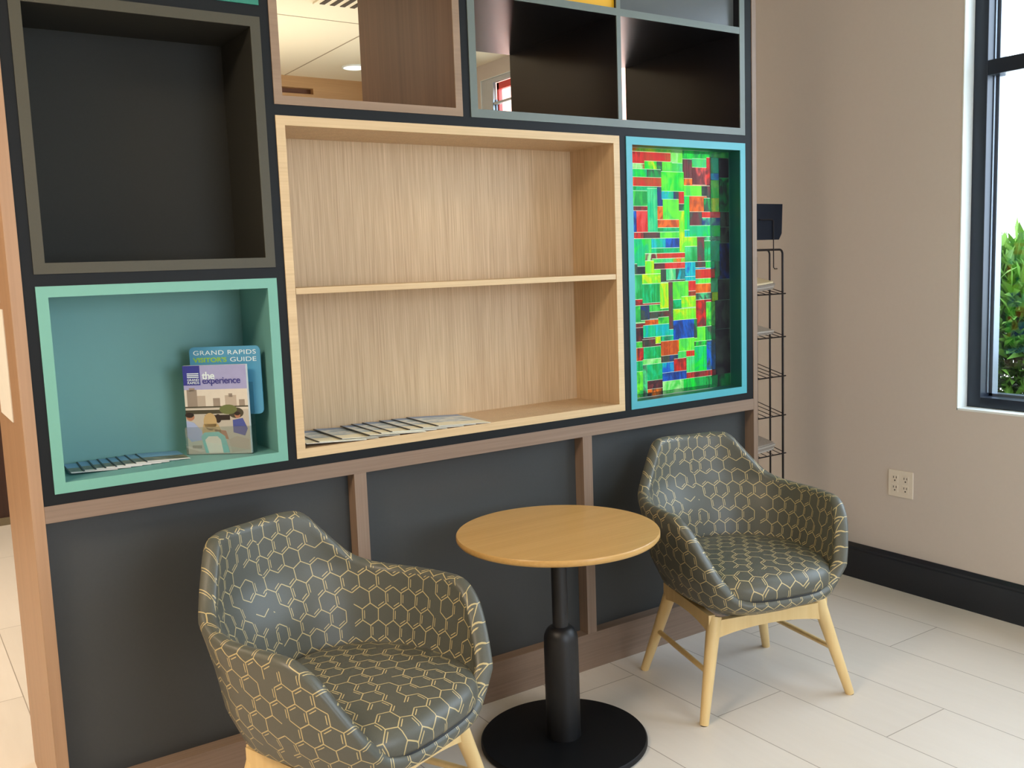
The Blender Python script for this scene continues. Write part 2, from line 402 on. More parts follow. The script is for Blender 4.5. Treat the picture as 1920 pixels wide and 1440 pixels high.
# white painted reveals
for i, w_ in enumerate((W1, W2)):
    y0, y1, z0, z1 = w_; t_ = 0.004
    r_ = MB()
    r_.box(WX - .0015, WX + .115, y1 - t_, y1 + .0005, z0, z1); r_.box(WX - .0015, WX + .115, y0, y0 + t_, z0, z1)
    r_.box(WX - .0015, WX + .115, y0, y1, z0, z0 + t_ + .004); r_.box(WX - .0015, WX + .115, y0, y1, z1 - t_, z1)
    root = thing('window_%d' % (i + 1), ('black framed window showing a green bush, right of the grey wall', 'window in the space behind the shelving unit')[i], 'window', (WX, (y0 + y1) / 2, z0))
    root['kind'] = 'structure'
    def loc(o): o.location = (-WX, -(y0 + y1) / 2, -z0); return o
    loc(r_.build('window_reveal', M['white_trim'], root, label='white painted reveal'))
    fx0 = WX + .062; fx1 = WX + .135; fw = 0.055
    if i: fx0 = WX + .004; fx1 = WX + .03; fw = .14
    fr = MB()
    a0, a1, b0, b1 = y0 + .005, y1 - .005, z0 + .009, z1 - .005
    fr.box(fx0, fx1, a0, a0 + fw, b0, b1); fr.box(fx0, fx1, a1 - fw, a1, b0, b1)
    fr.box(fx0, fx1, a0 + fw, a1 - fw, b0, b0 + fw * .75); fr.box(fx0, fx1, a0 + fw, a1 - fw, b1 - (fw if i == 0 else .03), b1)
    zm = 2.13 if i == 0 else 2.53
    loc(fr.build('window_frame', M['frame_metal'] if i == 0 else M['aluminium_pale'], root, bevel=.002))
    th_ = .028 if i == 0 else .008
    tm = MB(); tm.box(fx0 + .002, fx1 + .01, a0 + fw, a1 - fw, zm - th_, zm + th_)
    loc(tm.build('transom_bar', M['frame_metal'] if i == 0 else M['aluminium_pale'], root, bevel=.002))
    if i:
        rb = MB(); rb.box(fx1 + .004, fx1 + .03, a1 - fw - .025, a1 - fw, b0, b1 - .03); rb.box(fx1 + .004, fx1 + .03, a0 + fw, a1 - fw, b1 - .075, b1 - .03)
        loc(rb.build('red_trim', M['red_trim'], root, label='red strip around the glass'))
    nmul = 2
    for k in range(1, nmul):
        ym = a0 + (a1 - a0) * k / nmul
        loc(MB().box(fx0 + .002, fx1 + .01, ym - .028, ym + .028, b0 + fw * .75, b1 - (fw if i == 0 else .03)).build('mullion', M['frame_metal'], root, bevel=.002))
    al = MB()
    al.box(fx1 - .01, fx1 + .03, a1 - fw - .013, a1 - fw, b0 + fw * .75, b1 - fw); al.box(fx1 - .01, fx1 + .03, a0 + fw, a0 + fw + .013, b0 + fw * .75, b1 - fw)
    al.box(fx1 - .01, fx1 + .03, a0 + fw, a1 - fw, b0 + fw * .75, b0 + fw * .75 + .010)
    al.box(fx1 - .03, fx1 - .02, a1 - fw - .004, a1 - fw, b0 + fw, b1 - fw)
    loc(al.build('glazing_bead', M['aluminium'], root, label='grey aluminium bead around the glass'))
    loc(MB().box(fx1 + .012, fx1 + .018, a0 + .03, a1 - .03, b0 + .02, b1 - .03).build('window_pane', M['glass'], root, label='clear glass'))

bbm = MB()
bbm.prism([(0, 0)], 0, 0) if False else None
def baseboard(name, y0, y1, label):
    # profile in x (towards the room is -x) and z
    prof = [(WX, 0), (WX - .016, 0), (WX - .016, .128), (WX - .013, .134), (WX - .013, .142), (WX - .007, .153), (WX - .004, .158), (WX, .158)]
    m = MB(); m.prism(prof, y0, y1)
    struct(m.build(name, M['base_black']), label, 'baseboard')
baseboard('baseboard_right', YB, FY, 'glossy black baseboard along the grey wall')

# far wall: dark cladding below, tan bulkhead above
struct(MB().box(XL, WX, FY, FY + .2, 0, 2.42).build('wall_back', M['far_brown']), 'dark brown clad wall far behind the shelving unit', 'wall')
bh = MB(); bh.box(XL, 1.75, FY - .05, FY + .2, 2.42, CZ); bh.box(2.38, WX, FY - .05, FY + .2, 2.42, CZ)
bh.box(1.75, 2.38, FY - .05, FY + .2, 2.724, CZ); bh.box(1.75, 2.38, FY - .05, FY + .2, 2.42, 2.684)
struct(bh.build('trim_2', M['far_tan']), 'tan wood bulkhead under the far ceiling', 'bulkhead')
struct(MB().box(1.75, 2.38, FY, FY + .02, 2.684, 2.724).build('trim_3', M['niche']), 'dark slot in the tan bulkhead', 'slot')
struct(MB().box(XL, WX - .02, FY - .02, FY, 0, .045).build('baseboard_back', plain('olive_skirting', srgb(110, 98, 74), .6)), 'low olive skirting of the far wall', 'baseboard')
struct(MB().box(XL - .1, XL, YB, FY + .2, 0, CZ).build('wall_left', M['wall']), 'wall far to the left, outside the photo', 'wall')
# front wall behind the camera with a wide glazed opening
fwm = MB(); fwm.box(XL, .4, YB - .15, YB, 0, CZ); fwm.box(2.4, WX + .2, YB - .15, YB, 0, CZ); fwm.box(.4, 2.4, YB - .15, YB, 0, .8); fwm.box(.4, 2.4, YB - .15, YB, 2.5, CZ)
struct(fwm.build('wall_front', M['wall']), 'front wall behind the viewer', 'wall')

# downlight and air vent in the ceiling behind the unit
dl = thing('recessed_downlight', 'round recessed downlight glowing in the cream ceiling behind the unit', 'ceiling light', (2.50, 3.38, CZ))
MB().lathe([(.085, -.001), (.085, -.008), (.075, -.010), (.074, -.001)], 40).build('trim_ring', M['white_trim'], dl, smooth=True)
MB().lathe([(.072, -.002), (.072, -.006)], 40).build('diffuser', M['lamp'], dl, label='glowing round diffuser')
vt = thing('ceiling_vent', 'slatted air vent in the ceiling, cut off by the top edge of the photo', 'vent', (1.92, 1.93, CZ))
MB().box(-.24, .24, -.16, .16, -.010, -.001).build('vent_frame', M['ceiling'], vt, bevel=.002)
sl = MB()
for k in range(8):
    xx = -.215 + k * .055
    sl.box(xx, xx + .026, -.13, .13, -.013, -.0095)
sl.build('slots', plain('vent_slot_dark', srgb(70, 58, 44), .8), vt, label='dark slots between the vent blades')

# ------------------------------------------------------------------ the shelving unit
U = thing('shelving_unit', 'large black framed shelving unit of coloured cubbies on a walnut and charcoal base', 'shelving unit', (0, 0, 0))
DEP = 0.655
ZT = 2.79
BX = dict(g1=(.0265, .636, 1.462, 2.133), t1=(.0265, .636, .915, 1.433), t2=(.0265, .636, 2.163, 2.70),
          oak=(.662, 1.893, .915, 1.877), gl=(1.923, 2.520, .915, 1.877), wal=(.662, 1.266, 1.906, 2.70), q=(1.295, 2.520, 1.906, 2.70))
# carcass: solid black grid between the cubbies
ca = MB(); e_ = .0
y0c = .003; y1c = DEP
ca.box(0, .0265, y0c, y1c, .888, ZT); ca.box(.636, .662, y0c, y1c, .888, ZT); ca.box(2.520, 2.558, y0c, y1c, .888, ZT)
ca.box(.0265, .636, y0c, y1c, .888, .915); ca.box(.0265, .636, y0c, y1c, 1.433, 1.462); ca.box(.0265, .636, y0c, y1c, 2.133, 2.163); ca.box(.0265, .636, y0c, y1c, 2.70, ZT)
ca.box(.662, 2.520, y0c, y1c, .888, .915); ca.box(.662, 2.520, y0c, y1c, 1.877, 1.906); ca.box(.662, 2.520, y0c, y1c, 2.70, ZT)
ca.box(1.893, 1.923, y0c, y1c, .915, 1.877); ca.box(1.266, 1.295, y0c, y1c, 1.906, 2.70)
ca.build('carcass', M['carcass'], U, label='black laminate frame between the cubbies')
def cubby(b, mo, mi_, fw, depth, label, back=True, backmat=None, top=None, inner=None):
    x0, x1, z0, z1 = b
    g = .0004
    x0 += g; x1 -= g; z0 += g; z1 -= g
    m = MB()
    # lining boards: front edges in the frame colour, insides in the lining colour
    for (a, b_, c_, d_) in ((x0, x0 + fw, z0, z1), (x1 - fw, x1, z0, z1), (x0 + fw, x1 - fw, z0, z0 + fw), (x0 + fw, x1 - fw, z1 - fw, z1)):
        m.box(a, b_, 0, .004, c_, d_, 0)
        m.box(a, b_, .004, depth, c_, d_, 1)
    root = m.build('cubby', [mo, mi_], U, label=label)
    if back:
        MB().box(x0 + .001, x1 - .001, depth, depth + .012, z0 + .001, z1 - .001).build('back_panel', backmat or mi_, root)
    return root
q_g1 = cubby(BX['g1'], M['olive'], M['olive_in'], .027, .258, 'square dark olive cubby')
q_t1 = cubby(BX['t1'], M['teal'], M['teal_in'], .027, .247, 'mint teal cubby holding leaflets')
q_t2 = cubby(BX['t2'], M['teal_dark'], M['teal_dark'], .027, .247, 'green teal cubby cut off by the top edge of the photo')
q_oak = cubby(BX['oak'], M['oak_x'], M['oak_z'], .026, .247, 'wide pale oak cubby', backmat=M['oak_z'])
MB().box(.690, 1.866, .002, .246, 1.384, 1.402).build('shelf', M['oak_x'], q_oak, bevel=.0008)
q_gl = cubby(BX['gl'], M['turq'], M['turq_dark'], .027, .14, 'turquoise framed cubby with stained glass', back=False)
q_wal = cubby(BX['wal'], M['walnut_frame'], M['walnut_dk'], .024, DEP, 'open walnut lined cubby one can see through', back=False)
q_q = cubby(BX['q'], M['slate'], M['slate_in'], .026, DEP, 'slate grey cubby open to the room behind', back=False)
# dividers of the slate cubby
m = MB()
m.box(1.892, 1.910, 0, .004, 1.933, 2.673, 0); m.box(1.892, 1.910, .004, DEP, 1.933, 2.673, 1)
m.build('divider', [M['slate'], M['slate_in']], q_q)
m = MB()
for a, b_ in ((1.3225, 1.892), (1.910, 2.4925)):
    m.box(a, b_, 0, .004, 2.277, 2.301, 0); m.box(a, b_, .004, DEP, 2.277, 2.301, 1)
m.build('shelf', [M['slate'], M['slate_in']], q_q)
MB().box(1.3225, 1.892, .012, .024, 2.301, 2.673).build('yellow_panel', M['yellow'], q_q, label='golden yellow panel')
MB().box(1.922, 2.4925, .030, .042, 2.301, 2.673).build('grey_panel', M['slate_panel'], q_q, label='slate grey glossy panel')

# stained glass pane: a mosaic measured from the panel, u across and v down, in 0..220 x 0..500 units
PAL = dict(R=(232, 70, 62), r=(150, 78, 84), O=(250, 150, 50), o=(214, 110, 60), Y=(226, 236, 40), L=(150, 240, 90), l=(110, 226, 120),
           G=(40, 230, 90), g=(50, 190, 110), T=(40, 214, 170), t=(110, 224, 176), B=(50, 130, 230), b=(60, 86, 170), C=(40, 206, 226), K=(66, 60, 74), k=(96, 112, 104), P=(244, 120, 120), W=(200, 240, 190))
# strips of tiles: (v0, v1, [(u_end, colour, second colour)...])
TILES = [
 (0, 0, 40, 12, 'OL'), (40, 0, 90, 8, 'Yl'), (0, 8, 40, 34, 'rR'), (40, 8, 88, 28, 'Ro'), (88, 0, 110, 30, 'LW'), (110, 0, 170, 20, 'gG'), (170, 0, 200, 14, 'lg'),
 (0, 34, 40, 46, 'oW'), (40, 28, 62, 50, 'GY'), (62, 28, 72, 50, 'kg'), (72, 28, 90, 50, 'Ll'), (90, 30, 112, 50, 'tl'), (110, 20, 128, 64, 'rk'), (128, 18, 156, 38, 'lt'),
 (156, 14, 164, 80, 'rR'), (164, 14, 180, 50, 'Tg'), (180, 14, 200, 60, 'Kk'), (128, 38, 156, 78, 'rP'), (110, 64, 128, 80, 'Or'),
 (0, 46, 14, 64, 'tC'), (14, 46, 44, 64, 'TG'), (44, 46, 70, 64, 'kg'), (70, 50, 112, 94, 'GL'), (0, 64, 24, 84, 'OR'), (24, 64, 70, 84, 'Ro'),
 (112, 80, 146, 104, 'Ll'), (146, 80, 156, 104, 'kK'), (164, 50, 178, 66, 'BC'), (164, 66, 182, 84, 'Ll'), (164, 84, 180, 108, 'GL'), (156, 80, 164, 140, 'rk'), (180, 60, 200, 140, 'gK'),
 (0, 84, 10, 116, 'BC'), (10, 84, 44, 128, 'gl'), (44, 88, 62, 186, 'tT'), (10, 84, 44, 94, 'Tg'), (62, 84, 70, 128, 'bk'), (70, 94, 92, 112, 'CT'), (92, 94, 102, 112, 'kb'),
 (102, 94, 112, 122, 'RP'), (102, 122, 112, 138, 'kg'), (112, 104, 122, 182, 'TG'), (122, 104, 150, 140, 'Oo'), (150, 108, 164, 140, 'kg'), (164, 108, 180, 140, 'YL'),
 (0, 116, 10, 130, 'oR'), (0, 130, 10, 186, 'tL'), (10, 128, 40, 138, 'rR'), (10, 138, 24, 186, 'Bb'), (24, 138, 42, 186, 'PR'), (62, 128, 72, 158, 'Or'),
 (72, 112, 102, 158, 'Ll'), (62, 158, 102, 176, 'Oo'), (102, 138, 112, 260, 'LY'), (122, 140, 146, 172, 'rk'), (146, 140, 182, 154, 'RP'), (146, 154, 182, 172, 'tb'), (182, 140, 200, 176, 'Kk'),
 (62, 176, 102, 186, 'gT'), (112, 182, 122, 198, 'TC'), (122, 172, 182, 198, 'TG'), (182, 176, 200, 214, 'kK'),
 (0, 186, 8, 200, 'CT'), (8, 186, 36, 200, 'rR'), (36, 186, 66, 200, 'kr'), (66, 186, 102, 200, 'Ll'), (0, 200, 38, 262, 'GT'), (38, 200, 50, 244, 'lT'),
 (50, 200, 76, 222, 'CT'), (76, 200, 102, 222, 'Bb'), (50, 222, 102, 234, 'Tg'), (38, 234, 60, 250, 'Wr'), (60, 234, 112, 246, 'Ro'), (112, 198, 136, 220, 'LY'), (136, 198, 150, 256, 'rk'),
 (150, 198, 182, 208, 'tk'), (112, 220, 136, 256, 'tg'), (150, 208, 180, 256, 'gT'), (180, 214, 200, 300, 'Kb'),
 (50, 246, 90, 256, 'tl'), (90, 246, 112, 256, 'OL'), (0, 262, 14, 280, 'lW'), (14, 256, 24, 280, 'Lk'), (24, 262, 38, 280, 'kK'), (38, 250, 54, 280, 'LY'), (54, 256, 74, 270, 'rK'), (74, 256, 112, 270, 'RP'),
 (112, 256, 132, 290, 'BC'), (132, 256, 152, 270, 'rk'), (152, 256, 170, 272, 'GT'), (170, 256, 180, 300, 'gk'),
 (0, 280, 14, 298, 'Rr'), (14, 280, 32, 336, 'tg'), (0, 298, 8, 336, 'Ot'), (8, 298, 16, 336, 'Yk'), (32, 280, 66, 302, 'LY'), (66, 270, 76, 300, 'kK'), (76, 270, 94, 296, 'tW'), (94, 270, 112, 296, 'kC'),
 (132, 274, 164, 296, 'Ro'), (132, 296, 164, 308, 'Lt'), (132, 308, 162, 330, 'Oo'), (162, 296, 176, 330, 'gt'), (176, 300, 200, 350, 'kK'), (112, 290, 132, 300, 'tC'),
 (32, 302, 64, 346, 'gT'), (64, 302, 80, 360, 'YL'), (80, 300, 88, 410, 'rk'), (88, 300, 118, 342, 'lL'), (118, 300, 132, 324, 'PR'), (118, 324, 132, 336, 'ro'), (132, 330, 164, 346, 'tk'), (164, 330, 176, 352, 'LY'),
 (0, 336, 14, 352, 'YO'), (14, 336, 32, 350, 'rR'), (0, 352, 16, 390, 'tl'), (16, 350, 28, 388, 'lg'), (28, 350, 44, 384, 'bk'), (44, 350, 64, 366, 'lg'), (88, 342, 104, 364, 'gT'), (104, 336, 132, 362, 'LY'),
 (44, 366, 80, 382, 'kr'), (88, 364, 130, 390, 'YL'), (132, 346, 152, 410, 'Rr'), (152, 352, 170, 410, 'gL'), (170, 350, 200, 420, 'Kk'),
 (0, 390, 36, 400, 'Rr'), (36, 384, 60, 396, 'Oo'), (60, 380, 80, 396, 'Lg'), (0, 400, 32, 432, 'rK'), (32, 396, 80, 424, 'TC'), (88, 390, 128, 436, 'bB'), (128, 390, 134, 436, 'kg'),
 (134, 410, 150, 444, 'lL'), (150, 410, 170, 444, 'kg'), (0, 432, 30, 446, 'Lg'), (30, 428, 54, 446, 'rk'), (54, 424, 64, 440, 'YL'), (64, 424, 88, 436, 'kT'), (64, 436, 98, 470, 'Oo'), (98, 434, 128, 464, 'Ll'),
 (30, 446, 64, 474, 'gT'), (0, 446, 10, 476, 'gt'), (10, 446, 22, 476, 'Or'), (22, 446, 32, 476, 'Rr'), (128, 444, 170, 456, 'kG'), (0, 476, 12, 510, 'lt'), (12, 476, 30, 500, 'gT'), (30, 474, 64, 486, 'Wl'),
 (64, 470, 80, 486, 'rk'), (80, 470, 96, 486, 'kb'), (96, 464, 112, 480, 'lt'), (112, 464, 128, 478, 'Ro'), (128, 456, 152, 516, 'GT'), (152, 444, 176, 516, 'Bk'), (170, 420, 200, 540, 'Kk'),
 (38, 486, 66, 524, 'Tg'), (66, 486, 88, 510, 'BC'), (88, 480, 112, 510, 'Rr'), (112, 478, 128, 516, 'lt'), (66, 510, 112, 530, 'bB'), (0, 510, 14, 540, 'Rr'), (14, 500, 30, 560, 'Lg'), (30, 486, 38, 560, 'tk'),
 (38, 524, 66, 544, 'rK'), (66, 530, 106, 560, 'lW'), (38, 544, 66, 560, 'OK'), (106, 530, 150, 560, 'gG'), (112, 516, 170, 530, 'rR'), (150, 530, 200, 560, 'gK'), (0, 540, 14, 560, 'Ct')]
gx0, gx1, gz0, gz1 = 1.952, 2.4915, .944, 1.849
me_v = []; me_f = []; ca_ = []; cb_ = []
GW, GH = 200.0, 560.0
yg = .062
def addq(u0, v0, u1, v1, yy, colA, colB):
    n = len(me_v)
    for (u, v) in ((u0, v1), (u1, v1), (u1, v0), (u0, v0)):
        me_v.append((gx0 + (gx1 - gx0) * u / GW, yy, gz1 - (gz1 - gz0) * v / GH))
    me_f.append((n, n + 1, n + 2, n + 3)); ca_.append(colA); cb_.append(colB)
# resolve the tiling on a coarse grid so every point has exactly one tile
gridU = sorted({0, 200} | {t[0] for t in TILES} | {t[2] for t in TILES}); gridV = sorted({0, 560} | {t[1] for t in TILES} | {t[3] for t in TILES})
def lin(k):
    c_ = srgb(*[min(255, q_ * .76 + 255 * .24) for q_ in PAL[k]]); return c_
seam_c = srgb(70, 110, 70)
taken = {}
for ti, (u0, v0, u1, v1, cc) in enumerate(TILES):
    for a in range(len(gridU) - 1):
        if gridU[a] < u0 or gridU[a + 1] > u1: continue
        for b_ in range(len(gridV) - 1):
            if gridV[b_] < v0 or gridV[b_ + 1] > v1: continue
            taken[(a, b_)] = ti
rest = random.Random(3)
for a in range(len(gridU) - 1):
    for b_ in range(len(gridV) - 1):
        if (a, b_) not in taken:
            left = taken.get((a - 1, b_)) if a else None
            taken[(a, b_)] = left if left is not None else taken.get((a, b_ - 1), 0)
for (a, b_), ti in taken.items():
    s_ = .38
    u0, u1, v0, v1 = gridU[a], gridU[a + 1], gridV[b_], gridV[b_ + 1]
    lu = s_ if taken.get((a - 1, b_)) != ti else 0; ru = s_ if taken.get((a + 1, b_)) != ti else 0
    tv = s_ if taken.get((a, b_ - 1)) != ti else 0; bv = s_ if taken.get((a, b_ + 1)) != ti else 0
    cc = TILES[ti][4]
    addq(u0 + lu, v0 + tv, u1 - ru, v1 - bv, yg, lin(cc[0]), lin(cc[1]))
gme = bpy.data.meshes.new('stained_glass_pane'); gme.from_pydata(me_v, [], me_f); gme.update()
at = gme.color_attributes.new('pane', 'FLOAT_COLOR', 'CORNER'); at2 = gme.color_attributes.new('pane_b', 'FLOAT_COLOR', 'CORNER')
for p in gme.polygons:
    for li in p.loop_indices:
        at.data[li].color = ca_[p.index]; at2.data[li].color = cb_[p.index]
gme.materials.append(M['stained'])
go = bpy.data.objects.new('stained_glass_pane', gme); COL.objects.link(go); go.parent = q_gl; go['label'] = 'mosaic of green, red, blue and yellow glass'
so = go.modifiers.new('thickness', 'SOLIDIFY'); so.thickness = .003; so.offset = 1
MB().box(gx0, gx1, yg + .004, yg + .006, gz0, gz1).build('leading', glass_mat('leading_tint', (.8, .85, .75, 1), .02), q_gl, label='thin seams between the glass pieces')
LBX = 2.468  # glow stops short here, so the right strip of glass stays dark
MB().box(1.952, LBX, .137, .140, .944, 1.849).build('daylight_sheet', M['daylight_glow'], q_gl, label='added glowing sheet standing in for daylight behind the glass')  # added emitter in place of daylight passing through from the room behind
MB().box(1.95, 2.493, .141, .150, .942, 1.851).build('back_panel', M['carcass'], q_gl)

# lower part
END_D = .53
MB().box(-.030, -.0005, 0, END_D, 0, ZT).build('end_panel', [M['endwood']], U, bevel=.0008, label='warm wood end panel')
MB().box(2.5585, 2.582, 0, END_D, 0, ZT).build('end_panel', [M['walnut_z']], U, bevel=.0008)
MB().box(-.0005, 2.558, 0, .055, .8445, .888).build('rail', M['walnut_x'], U, bevel=.0008)
for a, b_ in ((.834, .874), (1.697, 1.737)):
    MB().box(a, b_, 0, .055, .132, .8445).build('stile', M['walnut_z'], U, bevel=.0008)
MB().box(-.0005, 2.558, 0, .055, 0, .132).build('plinth', M['walnut_x'], U, bevel=.0008)
for a, b_ in ((0, .8335), (.8745, 1.6965), (1.7375, 2.558)):
    MB().box(a, b_, .047, .060, .1325, .844).build('base_panel', M['charcoal'], U)
MB().box(0, 2.558, .061, END_D, 0, .887).build('base_cabinet', M['carcass'], U)

# ------------------------------------------------------------------ outlet
ol = thing('wall_outlet', 'cream square outlet plate with four sockets low on the grey wall', 'outlet', (WX, -.190, .465))
def oy(u): return u
MB().box(-.006, -.0002, -.058, .058, -.0572, .0572).build('cover_plate', M['plate'], ol, bevel=.0015)
for yy in (.026, -.024):
    for zz in (.021, -.021):
        sk = MB().box(-.0072, -.0055, yy - .015, yy + .015, zz - .0165, zz + .0165).build('socket', M['plate'], ol, bevel=.0008)
        h = MB()
        h.box(-.0076, -.0071, yy + .005, yy + .008, zz + .001, zz + .010); h.box(-.0076, -.0071, yy - .008, yy - .005, zz + .001, zz + .010); h.box(-.0076, -.0071, yy - .003, yy + .003, zz - .011, zz - .005)
        h.build('socket_hole', M['slot'], sk)

# ------------------------------------------------------------------ paper notice on the end panel
nt = MB()
nt.quad((-.0306, .10, 1.55), (-.0306, .40, 1.55), (-.0306, .40, 1.392), (-.0306, .215, 1.385), 0) if False else None
nt.prism([(-.0325, 1.085), (-.0302, 1.085), (-.0302, 1.378), (-.0325, 1.378)], .175, .44)
tag(nt.build('paper_notice', M['paper']), 'white paper notice fixed to the wood end of the unit', 'notice')
nt = MB(); nt.prism([(-.0325, 1.395), (-.0302, 1.395), (-.0302, 1.66), (-.0325, 1.66)], .215, .44)
tag(nt.build('paper_notice', M['paper']), 'upper white paper notice on the wood end, mostly outside the photo', 'notice')

# ------------------------------------------------------------------ table
TB = thing('cafe_table', 'small round honey oak cafe table on a black pedestal between the two chairs', 'table', (1.316, -.356, 0))
MB().lathe([(.0, .638), (.288, .638), (.297, .641), (.3015, .647), (.3015, .657), (.2995, .660), (.0, .660)][1:-1], 128).build('tabletop', M['top'], TB, smooth=True)
MB().lathe([(.10, .630), (.10, .6379)], 48).build('mounting_plate', M['black_metal'], TB)
MB().lathe([(.0235, .355), (.0235, .631)], 40).build('inner_column', M['black_metal'], TB, smooth=True)
prof = [(.052, .018), (.052, .30)]
for k in range(1, 9):
    a = k / 8 * math.pi / 2
    prof.append((.025 + .027 * math.cos(a), .32 + .045 * math.sin(a)))
prof += [(.0237, .366)]
MB().lathe(prof, 64).build('outer_column', M['black_metal'], TB, smooth=True)
MB().lathe([(.248, 0), (.253, .004), (.253, .014), (.249, .019), (.06, .021)], 128).build('base_plate', M['black_base'], TB, smooth=True)

# ------------------------------------------------------------------ tub chair
def sstep(a, b, x):
    t = max(0, min(1, (x - a) / (b - a))); return t * t * (3 - 2 * t)
def lerp_tab(tab, x):
    for (x0, v0), (x1, v1) in zip(tab, tab[1:]):
        if x <= x1:
            t = (x - x0) / (x1 - x0) if x1 > x0 else 0
            t = max(0, min(1, t)); return v0 + (v1 - v0) * t
    return tab[-1][1]
def smooth_tab(tab, x, h=4):
    return sum(lerp_tab(tab, x + d) for d in (-h, -h / 2, 0, h / 2, h)) / 5
TK = [0, 22, 34, 44, 54, 64, 76, 90, 104, 118, 130, 140, 150, 160, 180]
RIMV = [.390, .391, .405, .4600, .5264, .5983, .6440, .6467, .6452, .6511, .6714, .7389, .8073, .8136, .8089]
RIM = list(zip(TK, RIMV))
ZK = [.27, .30, .36, .45, .55, .65, .75, .86]
AW = list(zip(ZK, [.102, .1599, .2479, .2931, .3097, .3270, .3050, .2985]))      # half width at height
BF = list(zip(ZK, [.0933, .1638, .2811, .3135, .3072, .3027, .2835, .263]))      # reach to the front
BB = list(zip(ZK, [.18, .2308, .2705, .2798, .2981, .3384, .3514, .3635]))       # reach to the back
EF, EB = .63, .873
def outline(t, z, inset=0.0):
    """t in degrees, 0 = front, 180 = back"""
    c_, s_ = math.cos(R(t)), math.sin(R(t))
    a = lerp_tab(AW, z) - inset
    b = (lerp_tab(BF, z) if c_ > 0 else lerp_tab(BB, z)) - inset
    ex = EF if c_ > 0 else EB
    sx = math.copysign(abs(s_) ** ex, s_); sy = math.copysign(abs(c_) ** ex, c_)
    return (a * sx, -b * sy)
def make_shell(parent):
    NTt = 144; NO = 20; NI = 18
    TH = .040
    v = []; uv = []
    rings = []
    def ring(fn):
        r_ = []
        for k in range(NTt + 1):
            t = -180 + 360 * k / NTt
            p, q = fn(t, k)
            r_.append(p); uv_.append(q)
        rings.append(r_)
    uv_ = []
    # outer surface: bottom -> rim
    Z0 = .272
    def rim(t): return sum(lerp_tab(RIM, min(180, max(0, abs(abs(t) + d)))) for d in (-4, -2, 0, 2, 4)) / 5
    cum = [0.0]
    for k in range(NTt):
        p_ = outline(-180 + 360 * k / NTt, .5); q_ = outline(-180 + 360 * (k + 1) / NTt, .5)
        cum.append(cum[-1] + math.hypot(p_[0] - q_[0], p_[1] - q_[1]))
    def U_(t): return lerp_tab([(-180 + 360 * i_ / NTt, c0) for i_, c0 in enumerate(cum)], t) if False else cum[int(round((t + 180) / 360 * NTt))]
    for j in range(NO + 1):
        s = j / NO
        def fo(t, k, s=s):
            h = rim(t); rr = .020
            z = Z0 + (h - rr - Z0) * (s ** 1.0)
            x_, y_ = outline(t, z)
            return (x_, y_, z), (U_(t), z)
        ring(fo)
    # rounded rim
    for j in range(1, 8):
        a = math.pi * j / 8
        def fr_(t, k, a=a):
            h = rim(t); rr = .020
            ins = TH / 2 * (1 - math.cos(a)); z = h - rr + rr * math.sin(a)
            x_, y_ = outline(t, h - rr, ins)
            return (x_, y_, z), (U_(t), h - rr + a * .02)
        ring(fr_)
    for j in range(NI + 1):
        s = j / NI
        def fi(t, k, s=s):
            h = rim(t) - .020
            z = h + (.325 - h) * s
            ins = TH + .012 * sstep(0, 1, s)
            x_, y_ = outline(t, z, ins)
            return (x_, y_, z), (U_(t) + .013, 1.30 - z)
        ring(fi)
    # close inside floor and underside
    def fin(t, k):
        x_, y_ = outline(t, .325, .13); return (x_, y_, .322), (U_(t), .9)
    ring(fin)
    def fun(t, k):
        x_, y_ = outline(t, .272, .05); return (x_, y_, .269), (U_(t), .2)
    NR = len(rings)
    rings.insert(0, None)
    r_ = []; u2 = []
    for k in range(NTt + 1):
        p, q = fun(-180 + 360 * k / NTt, k); r_.append(p); u2.append(q)
    rings[0] = r_; uv_ = u2 + uv_
    verts = [p for r_ in rings for p in r_]
    N1 = NTt + 1
    faces = []
    for i in range(len(rings) - 1):
        for k in range(NTt):
            faces.append((i * N1 + k, i * N1 + k + 1, (i + 1) * N1 + k + 1, (i + 1) * N1 + k))
    faces.append(tuple(range(0, NTt))[::-1]); last = (len(rings) - 1) * N1; RIM_ROW = 1 + NO + 7
    faces.append(tuple(range(last, last + NTt)))
    me = bpy.data.meshes.new('shell'); me.from_pydata(verts, [], faces); me.update()
    ul = me.uv_layers.new(name='UVMap')
    for p in me.polygons:
        vi = [me.loops[li].vertex_index for li in p.loop_indices]
        inner = max(vi) // N1 > RIM_ROW and len(vi) == 4
        for li, v_ in zip(p.loop_indices, vi):
            if inner and v_ // N1 == RIM_ROW:
                ul.data[li].uv = (uv_[v_][0] + .013, 1.30 - me.vertices[v_].co.z)
            else: ul.data[li].uv = uv_[v_]
    bm = bmesh.new(); bm.from_mesh(me); bmesh.ops.remove_doubles(bm, verts=bm.verts, dist=1e-5); bmesh.ops.recalc_face_normals(bm, faces=bm.faces); bm.to_mesh(me); bm.free()
    me.polygons.foreach_set('use_smooth', [True] * len(me.polygons))
    me.materials.append(M['fabric'])
    o = bpy.data.objects.new('shell', me); COL.objects.link(o); o.parent = parent
    return o
